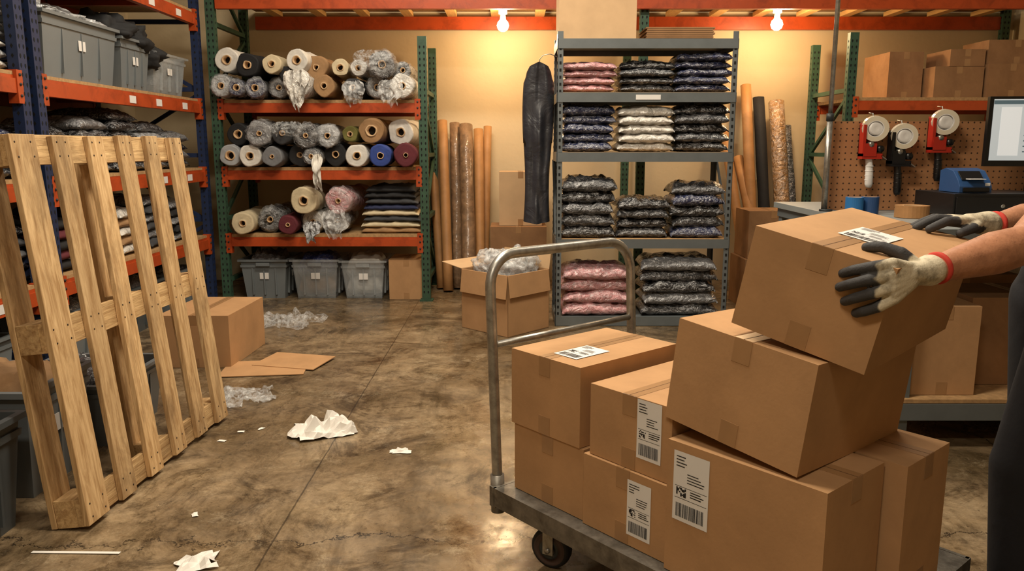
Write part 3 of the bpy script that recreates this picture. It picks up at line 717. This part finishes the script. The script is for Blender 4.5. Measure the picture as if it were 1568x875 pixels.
b=MB(); b.cbox((-1.47,2.47,.003),(.3,.014,.001),M_paper,Matrix.Rotation(-.02,3,'Z')); b.done('paper_strip')
b=MB()
for i,(x,y) in enumerate(((-1.30,3.62),(-1.22,3.66),(-1.18,2.75),(-1.35,3.5))):
    b.sheet((x,y,0),.035,.02,M_paper,amp=.003,n=3,seed=i,rz=i)
b.done('paper_confetti')

# ---------------------------------------------------------------- packing bench
BX0,BX1,BY0,BY1,BZ=1.70,4.0,3.40,5.15,1.0
b=MB()
b.box(BX0,BX1,BY0,BY1,BZ-.035,BZ,M_lam); b.box(BX0-.004,BX1,BY0-.006,BY0,BZ-.07,BZ+.001,M_grey)
b.box(BX0+.02,BX1-.02,BY0+.02,BY1-.02,BZ-.09,BZ-.035,M_grey)
for x in (BX0+.03,BX1-.09):
    for y in (BY0+.02,BY1-.08): b.box(x,x+.06,y,y+.06,0,BZ-.09,M_grey)
b.box(BX0,BX1,BY0-.0,BY0+.04,.135,.215,M_grey); b.box(BX0,BX0+.04,BY0,BY1,.135,.215,M_grey); b.box(BX0,BX1,BY1-.04,BY1,.135,.215,M_grey)
b.box(BX0,BX1,BY0,BY1,.216,.236,M_deck)
b.done('packing_workbench',bevel=.002)
b=MB(); b.box(1.76,4.0,4.45,4.47,1.001,1.49,M_peg)
b.box(1.76,4.0,4.471,4.50,1.001,1.04,M_deck); b.box(1.76,1.79,4.471,4.50,1.001,1.49,M_deck); b.box(3.97,4.0,4.471,4.50,1.001,1.49,M_deck); b.done('pegboard_panel')
b=MB(); b.cyl((1.725,4.38,1.001),(1.725,4.38,1.5),.016,M_galv); b.cyl((1.725,4.38,1.5),(1.725,4.38,2.9),.012,M_galv); b.cyl((1.725,4.38,1.49),(1.725,4.38,1.53),.02,M_greyd); b.cyl((1.735,4.38,1.001),(1.735,4.38,1.012),.035,M_greyd); b.cyl((1.725,4.38,2.88),(2.6,4.2,2.9),.014,M_galv); b.done('bench_light_pole')
carton('cardboard_carton',(1.80,3.46,.238),(.3,0,0),(0.02,.4,0),.41,m=M_card)
carton('cardboard_carton',(2.15,3.62,.238),(.6,0,0),(0,.4,0),.42,m=M_card2)
carton('cardboard_carton',(2.2,4.3,.238),(.6,0,0),(0,.4,0),.42,m=M_card2)
carton('cardboard_carton',(2.85,3.5,.238),(.5,0,0),(0,.4,0),.4,m=M_card2)
def taperoll(b,c,ax,ro,ri,w,m,cm=None):
    ax=V(ax).normalized(); c=V(c)-ax*w/2
    b.lathe(c,ax,[(0,ri),(0,ri+.004),(0,ro),(w,ro),(w,ri+.004),(w,ri),(0,ri)],[cm or M_cardl,m,m,m,cm or M_cardl,cm or M_cardl],28,smooth=False)
b=MB(); taperoll(b,(1.80,4.17,1.001+.045),(0,0,1),.045,.03,.09,M_blueb); taperoll(b,(1.895,4.2,1.001+.045),(0,0,1),.045,.03,.09,M_bluep); b.done('blue_tape_rolls')
b=MB(); taperoll(b,(2.01,3.98,1.032),(0,0,1),.08,.04,.06,M_kraft); b.done('kraft_tape_roll')
b=MB(); taperoll(b,(2.12,3.80,1.016),(0,0,1),.05,.035,.025,M_tape_roll); b.done('clear_tape_roll')
def tapegun(name,x,z,bm_,hm,y=4.40,fl=1,hb=None):
    b=MB(); 
    taperoll(b,(x+.012*fl,y-.01,z),(.25*fl,1,.1),.068,.04,.05,M_tape_roll,M_white)
    b.lathe((x+.012*fl,y-.03,z),(0,1,0),[(0,0),(0,.012),(-.004,.03),(0,.038),(.06,.036),(.06,0)],M_white,20)
    b.box(x-.055,x-.04,y-.03,y+.03,z-.15,z+.02,bm_); b.box(x-.055,x+.055,y-.03,y+.03,z-.165,z-.135,bm_)
    b.obox((x-.055,y+.024,z-.15),(.1,0,0),(0,.006,0),(.0,0,.18),bm_)
    b.obox((x-.05,y-.034,z-.15),(.07,0,0),(0,.006,0),(.0,0,.07),bm_)
    b.cyl((x+.045,y-.032,z-.11),(x+.045,y+.032,z-.11),.018,M_black); b.cyl((x-.01,y-.036,z-.085),(x-.01,y+.032,z-.085),.014,M_galv)
    b.obox((x+.05,y-.03,z-.15),(.03,0,-.02),(0,.06,0),(.0,0,.006),M_galv)
    hp=[(x-.005,y,z-.14),(x-.004,y,z-.17),(x,y-.002,z-.2),(x+.002,y-.004,z-.25),(x+.002,y-.006,z-.3),(x+.002,y-.006,z-.32)]
    b.tube(hp,[.022,.018,.019,.021,.021,.014],hm,12)
    for k in range(4): b.lathe((x+.001,y-.003,z-.2-k*.025),(0,0,-1),[(0,.019),(.004,.0235),(.008,.019)],hm,12)
    b.tube([(x,y+.05,z+.085),(x,y,z+.08),(x,y-.01,z+.055)],.003,M_galv,6)
    b.done(name)
tapegun('tape_dispenser',1.965,1.45,M_red,M_white); tapegun('tape_dispenser',2.125,1.41,M_black,M_black); tapegun('tape_dispenser',2.34,1.485,M_red,M_black)
b=MB(); b.box(2.16,2.66,3.88,4.26,1.013,1.125,M_black); b.box(2.17,2.65,3.873,3.88,1.025,1.11,M_black); b.cyl((2.4,3.87,1.065),(2.4,3.876,1.065),.01,M_galv)
for x in (2.19,2.63):
    for y in (3.92,4.22): b.cyl((x,y,1.001),(x,y,1.014),.015,M_rubber)
b.done('cash_drawer',bevel=.006)
b=MB()
def prism(b,pts,x0,x1,m):
    A=b.vs([V((x0,y,z)) for y,z in pts]); B_=b.vs([V((x1,y,z)) for y,z in pts]); n=len(pts)
    b.f(A,m); b.f(B_[::-1],m)
    for i in range(n): b.f([A[i],A[(i+1)%n],B_[(i+1)%n],B_[i]],m)
dz=.008
prism(b,[(3.93,1.119+dz),(4.12,1.119+dz),(4.12,1.225+dz),(4.07,1.238+dz),(4.0,1.225+dz),(3.95,1.18+dz),(3.93,1.15+dz)],2.21,2.37,M_bluep)
b.box(2.225,2.355,3.922,3.93,1.132,1.153,M_black); b.obox((2.225,3.944,1.188),(.11,0,0),(0,.046,.042),(0,-.003,.003),M_black); b.box(2.245,2.325,3.905,3.955,1.192,1.196,M_white)
b.box(2.335,2.36,3.927,3.931,1.16,1.175,M_white)
b.done('label_printer',bevel=.006)
M_scr=mat('monitor_screen','#c3cdd2',.3,var=.02,emis=.35); M_scr2=mat('monitor_ui','#5d7480',.3,var=.02,emis=.2)
b=MB(); Rm=Matrix.Rotation(-.12,3,'Z'); oc=V((2.80,4.2,1.43))
def mb(c,s,m): b.cbox(oc+Rm@V(c),s,m,Rm)
mb((0,0,0),(.62,.03,.36),M_black); mb((0,-.0165,.008),(.58,.002,.315),M_scr); mb((0,-.0178,.15),(.58,.001,.02),M_scr2); mb((-.2,-.0178,0),(.1,.001,.25),mat('ui_panel','#dfe4e6',.3,var=0,emis=.4),)
for k in range(9): mb((.02,-.0178,.12-k*.028),(.3,.001,.006),M_scr2)
mb((0,.03,-.12),(.06,.03,.3),M_black); 
b.box(2.69,2.91,4.27,4.40,1.001,1.013,M_black); b.box(2.77,2.83,4.28,4.31,1.01,1.35,M_black)
b.done('computer_monitor',bevel=.002)

# ---------------------------------------------------------------- worker
W=bpy.data.objects.new('warehouse_worker',None); bpy.context.collection.objects.link(W); W.location=(1.5,2.14,0)
bpy.context.view_layer.update()
def union(name,caps,ells,voxel,mtl,smooth=4,fac=.5):
    b=MB()
    for (p0,p1,r0,r1) in caps: b.capsule(p0,p1,r0,r1,mtl,20)
    for (c,r,*R) in ells: b.ball(c,r,mtl,R=R[0] if R else None,seg=24)
    o=b.done(name,origin=False)
    rm=o.modifiers.new('r','REMESH'); rm.mode='VOXEL'; rm.voxel_size=voxel; rm.use_smooth_shade=True
    sm=o.modifiers.new('s','SMOOTH'); sm.iterations=smooth; sm.factor=fac
    dg=bpy.context.evaluated_depsgraph_get(); me=bpy.data.meshes.new_from_object(o.evaluated_get(dg))
    o.modifiers.clear(); o.data=me
    for p in me.polygons: p.use_smooth=True
    if not me.materials: me.materials.append(mtl)
    o.parent=W; o.matrix_parent_inverse=W.matrix_world.inverted()
    return o
def adopt(o): o.parent=W; o.matrix_parent_inverse=W.matrix_world.inverted(); return o
hipL,kneeL,ankL=V((1.50,2.04,.92)),V((1.385,2.03,.50)),V((1.40,2.03,.10))
hipR,kneeR,ankR=V((1.56,2.25,.92)),V((1.60,2.30,.50)),V((1.70,2.32,.10))
union('trousers',[(hipL,kneeL,.10,.078),(kneeL,ankL,.08,.062),(hipR,kneeR,.105,.078),(kneeR,ankR,.08,.062),((1.57,2.07,.98),(1.57,2.22,.98),.11,.11)],[((1.59,2.14,.93),(.13,.17,.12))],.012,M_pants,5)
shL,elL,wrL=V((1.48,1.96,1.37)),V((1.20,1.84,1.125)),V((.925,1.712,1.085))
shR,elR,wrR=V((1.62,2.33,1.40)),V((1.51,2.25,1.15)),V((1.285,2.12,1.14))
mid=lambda a,c,t:a.lerp(c,t)
union('shirt',[((1.59,2.14,1.0),(1.59,2.14,1.2),.13,.14),((1.59,2.14,1.2),(1.57,2.14,1.33),.14,.12),(shL,mid(shL,elL,.42),.072,.062),(shR,mid(shR,elR,.45),.072,.062),((1.54,2.0,1.39),(1.61,2.28,1.4),.072,.072),((1.57,2.14,1.4),(1.56,2.14,1.47),.075,.065)],[((1.59,2.14,1.25),(.13,.19,.2)),((1.60,2.14,1.03),(.13,.165,.12))],.012,M_shirt,4)
def arm(n,sh,el,wr,sd):
    o=union(n,[(mid(sh,el,.3),el,.05,.044),(el,mid(el,wr,.35),.046,.050),(mid(el,wr,.35),mid(el,wr,.75),.050,.037),(mid(el,wr,.75),wr,.037,.029)],[],.006,M_skin,5)
    # fine forearm hair as tiny tapered strands rooted on the skin
    r=random.Random(sd); b=MB(); me=o.data; pl=me.polygons; d=(wr-el).normalized(); cnt=0
    while cnt<520:
        p=pl[r.randrange(len(pl))]; c=p.center; t=(c-el).dot(wr-el)/(wr-el).length_squared
        if t<-.1 or t>.85: cnt+=.2; continue
        nn=p.normal; q=c+V((r.uniform(-.003,.003),)*3); tip=q+nn*.004+d*r.uniform(.006,.012)+V((0,0,r.uniform(-.004,.002)))
        s_=nn.cross(d).normalized()*.00022
        b.f(b.vs([q-s_,q+s_,tip]),M_hair); cnt+=1
    h=b.done(n+'_hair',origin=False,recalc=False); adopt(h)
    return o
arm('left_arm',shL,elL,wrL,1); arm('right_arm',shR,elR,wrR,2)
hd=V((1.53,2.14,1.665))
union('head',[((1.56,2.14,1.44),(1.545,2.14,1.58),.058,.056)],[(hd+V((.012,0,.03)),(.092,.075,.092)),(hd+V((-.02,0,-.03)),(.07,.06,.085)),(hd+V((-.055,0,-.085)),(.03,.032,.025)),(hd+V((-.097,0,-.012)),(.016,.013,.024)),(hd+V((-.085,0,.01)),(.014,.01,.03)),(hd+V((-.08,0,-.052)),(.012,.024,.008)),(hd+V((-.083,0,-.062)),(.01,.02,.008)),(hd+V((.01,-.078,-.005)),(.018,.01,.03)),(hd+V((.01,.078,-.005)),(.018,.01,.03)),(hd+V((-.073,.03,.032)),(.016,.022,.008)),(hd+V((-.073,-.03,.032)),(.016,.022,.008))],.004,M_skin,3)
b=MB()
for sgn in(-1,1):
    b.ball(hd+V((-.079,sgn*.03,.012)),(.009,.013,.008),M_white); b.ball(hd+V((-.0865,sgn*.03,.012)),(.003,.005,.005),M_ink); b.capsule(hd+V((-.088,sgn*.018,.038)),hd+V((-.078,sgn*.045,.04)),.004,.003,M_hair)
b.done('eyes_and_brows',origin=False); adopt(bpy.data.objects['eyes_and_brows'])
union('hair',[],[(hd+V((.028,0,.055)),(.09,.083,.08)),(hd+V((.055,0,.0)),(.062,.074,.075)),(hd+V((-.03,0,.1)),(.05,.06,.03))],.006,M_hair,2)
for nm,an_ in (('left_shoe',ankL),('right_shoe',ankR)):
    union(nm,[((an_.x+.05,an_.y,.045),(an_.x-.13,an_.y-.01,.038),.042,.036),((an_.x,an_.y,.05),(an_.x,an_.y,.12),.05,.055)],[((an_.x-.1,an_.y,.035),(.09,.048,.033))],.006,M_rubber,3)

# gloves -------------------------------------------------------------
def glovemat():
    m=bpy.data.materials.new('work_glove'); m.use_nodes=True; N=m.node_tree.nodes; L=m.node_tree.links; p=N['Principled BSDF']
    at=N.new('ShaderNodeAttribute'); at.attribute_name='coat'
    tc=N.new('ShaderNodeTexCoord'); n=N.new('ShaderNodeTexNoise'); n.inputs['Scale'].default_value=22; n.inputs['Detail'].default_value=7; n.inputs['Roughness'].default_value=.65; L.new(tc.outputs['Object'],n.inputs[0])
    r=N.new('ShaderNodeValToRGB'); r.color_ramp.elements[0].position=.34; r.color_ramp.elements[1].position=.54; r.color_ramp.elements[0].color=c4(H('#827a68')); r.color_ramp.elements[1].color=c4(H('#cdc3aa')); L.new(n.outputs[0],r.inputs[0])
    x=N.new('ShaderNodeMix'); x.data_type='RGBA'; L.new(at.outputs['Fac'],x.inputs[0]); L.new(r.outputs[0],x.inputs[6]); x.inputs[7].default_value=c4(H('#38383a')); L.new(x.outputs[2],p.inputs['Base Color'])
    w=N.new('ShaderNodeTexNoise'); w.inputs['Scale'].default_value=260; L.new(tc.outputs['Object'],w.inputs[0])
    bb=N.new('ShaderNodeBump'); bb.inputs['Strength'].default_value=.4; bb.inputs['Distance'].default_value=.002; L.new(w.outputs['Fac'],bb.inputs['Height']); L.new(bb.outputs[0],p.inputs['Normal'])
    p.inputs['Roughness'].default_value=.75
    return m
M_glove=glovemat()
def segd(p,a,c):
    d=c-a; t=max(0,min(1,(p-a).dot(d)/d.length_squared)); return (p-(a+d*t)).length
def glove(name,wrist,cuff,fingers,thumb,seg_from=1,frac=.45,thumb_f=.2):
    caps=[]; dark=[]
    for ch in fingers:
        k=[V(q) for q in ch]; rr=[.0125,.0115,.0105,.0095]
        base=wrist.lerp(k[0],.25)
        caps.append((base,k[0],.017,.0145))
        for i in range(3): caps.append((k[i],k[i+1],rr[i]+.001,rr[i+1]+.001))
        m0=k[seg_from].lerp(k[seg_from+1],frac); dark.append((m0,k[seg_from+1]))
        for i in range(seg_from+1,3): dark.append((k[i],k[i+1]))
    for a_,c_ in zip(fingers[:-1],fingers[1:]):
        caps.append((V(a_[0]).lerp(V(c_[0]),.5),wrist.lerp(V(a_[0]).lerp(V(c_[0]),.5),.3),.0145,.018))
    t=[V(q) for q in thumb]
    caps+=[(t[0],t[1],.019,.015),(t[1],t[2],.0145,.0125),(t[2],t[3],.0125,.011)]; dark.append((t[1].lerp(t[2],thumb_f),t[2])); dark.append((t[2],t[3]))
    caps+=[(wrist,wrist.lerp(V(fingers[1][0]),.4),.028,.022),(wrist,cuff,.029,.035)]
    # palm-side plane: the coating also covers the side of the hand that faces the box
    K=[V(f[0]) for f in fingers]; T=[V(f[3]) for f in fingers]; kc=sum(K,V())/4; tcn=sum(T,V())/4
    side=(K[3]-K[0]).normalized(); fwd=(kc-wrist).normalized(); pn=side.cross(fwd).normalized()
    if pn.dot(tcn-kc)<0: pn=-pn
    o=union(name,caps,[],.0026,M_glove,4,.5)
    me=o.data; at=me.attributes.new('coat','FLOAT','POINT')
    for v in me.vertices:
        nn=.004*noise.noise(v.co*60); d=min(segd(v.co,a_,c_) for a_,c_ in dark)+nn
        f=(.0165-d)/.003
        s_=(v.co-wrist).dot(fwd); 
        if s_>.0: f=max(f,((v.co-wrist.lerp(kc,max(0,min(1,s_/(kc-wrist).length)))).dot(pn)-.006+nn)/.003)
        at.data[v.index].value=max(0,min(1,f))
    b=MB(); ax=(cuff-wrist).normalized(); b.lathe(cuff+ax*.022,ax,[(0,.0265),(0,.034),(.004,.0365),(.009,.036),(.012,.032),(.012,.0265)],M_redh,24); h=b.done(name+'_hem',origin=False); adopt(h)
wL=V((.885,1.692,1.082))
glove('left_glove',wL,V((.910,1.705,1.085)),[
 [(.797,1.640,1.108),(.752,1.633,1.103),(.727,1.662,1.092),(.718,1.694,1.080)],
 [(.790,1.630,1.086),(.744,1.626,1.077),(.720,1.656,1.063),(.712,1.692,1.050)],
 [(.793,1.628,1.060),(.750,1.624,1.048),(.728,1.652,1.033),(.722,1.684,1.020)],
 [(.802,1.634,1.036),(.768,1.626,1.020),(.748,1.646,1.006),(.742,1.670,.997)]],
 [(.870,1.700,1.098),(.845,1.705,1.122),(.812,1.722,1.134),(.783,1.735,1.132)],seg_from=1,frac=.6,thumb_f=.7)
wR=V((1.245,2.105,1.150))
glove('right_glove',wR,V((1.275,2.117,1.147)),[
 [(1.155,2.045,1.160),(1.118,2.030,1.162),(1.090,2.022,1.152),(1.068,2.018,1.143)],
 [(1.150,2.070,1.163),(1.108,2.060,1.166),(1.078,2.055,1.156),(1.052,2.052,1.144)],
 [(1.155,2.095,1.161),(1.115,2.092,1.164),(1.086,2.090,1.154),(1.063,2.088,1.143)],
 [(1.165,2.120,1.155),(1.133,2.122,1.157),(1.110,2.122,1.148),(1.090,2.122,1.140)]],
 [(1.225,2.085,1.145),(1.200,2.052,1.143),(1.172,2.030,1.138),(1.145,2.012,1.133)],seg_from=0,frac=.3)

# ---------------------------------------------------------------- lights
def area(name,loc_,sx,sy,e,col,rot=(0,0,0)):
    l=bpy.data.lights.new(name,'AREA'); l.shape='RECTANGLE'; l.size=sx; l.size_y=sy; l.energy=e; l.color=col
    o=bpy.data.objects.new(name,l); o.location=loc_; o.rotation_euler=rot; bpy.context.collection.objects.link(o); return o
warm=(1,.87,.69)
for i,(x,y,e) in enumerate(((-.7,5.0,95),(2.0,4.9,42),(-.1,2.5,110),(-.6,-.4,60))):
    area('ceiling_lamp_light',(x,y,3.88),1.2,.35,e,warm)
    b=MB(); b.box(x-.65,x+.65,y-.22,y+.22,3.92,3.998,M_white); b.done('ceiling_lamp')
w=bpy.data.worlds.new('world'); bpy.context.scene.world=w; w.use_nodes=True
w.node_tree.nodes['Background'].inputs[0].default_value=(1,.85,.7,1); w.node_tree.nodes['Background'].inputs[1].default_value=.1

# ---------------------------------------------------------------- camera
cam=bpy.data.cameras.new('camera'); co=bpy.data.objects.new('camera',cam); bpy.context.collection.objects.link(co)
co.location=(0,0,1.35); co.rotation_euler=(math.radians(90-9.94),0,0); cam.lens=27.8; cam.sensor_width=36; cam.clip_start=.05
bpy.context.scene.camera=co
vs=bpy.context.scene.view_settings
vs.view_transform='Standard'
vs.exposure=.2
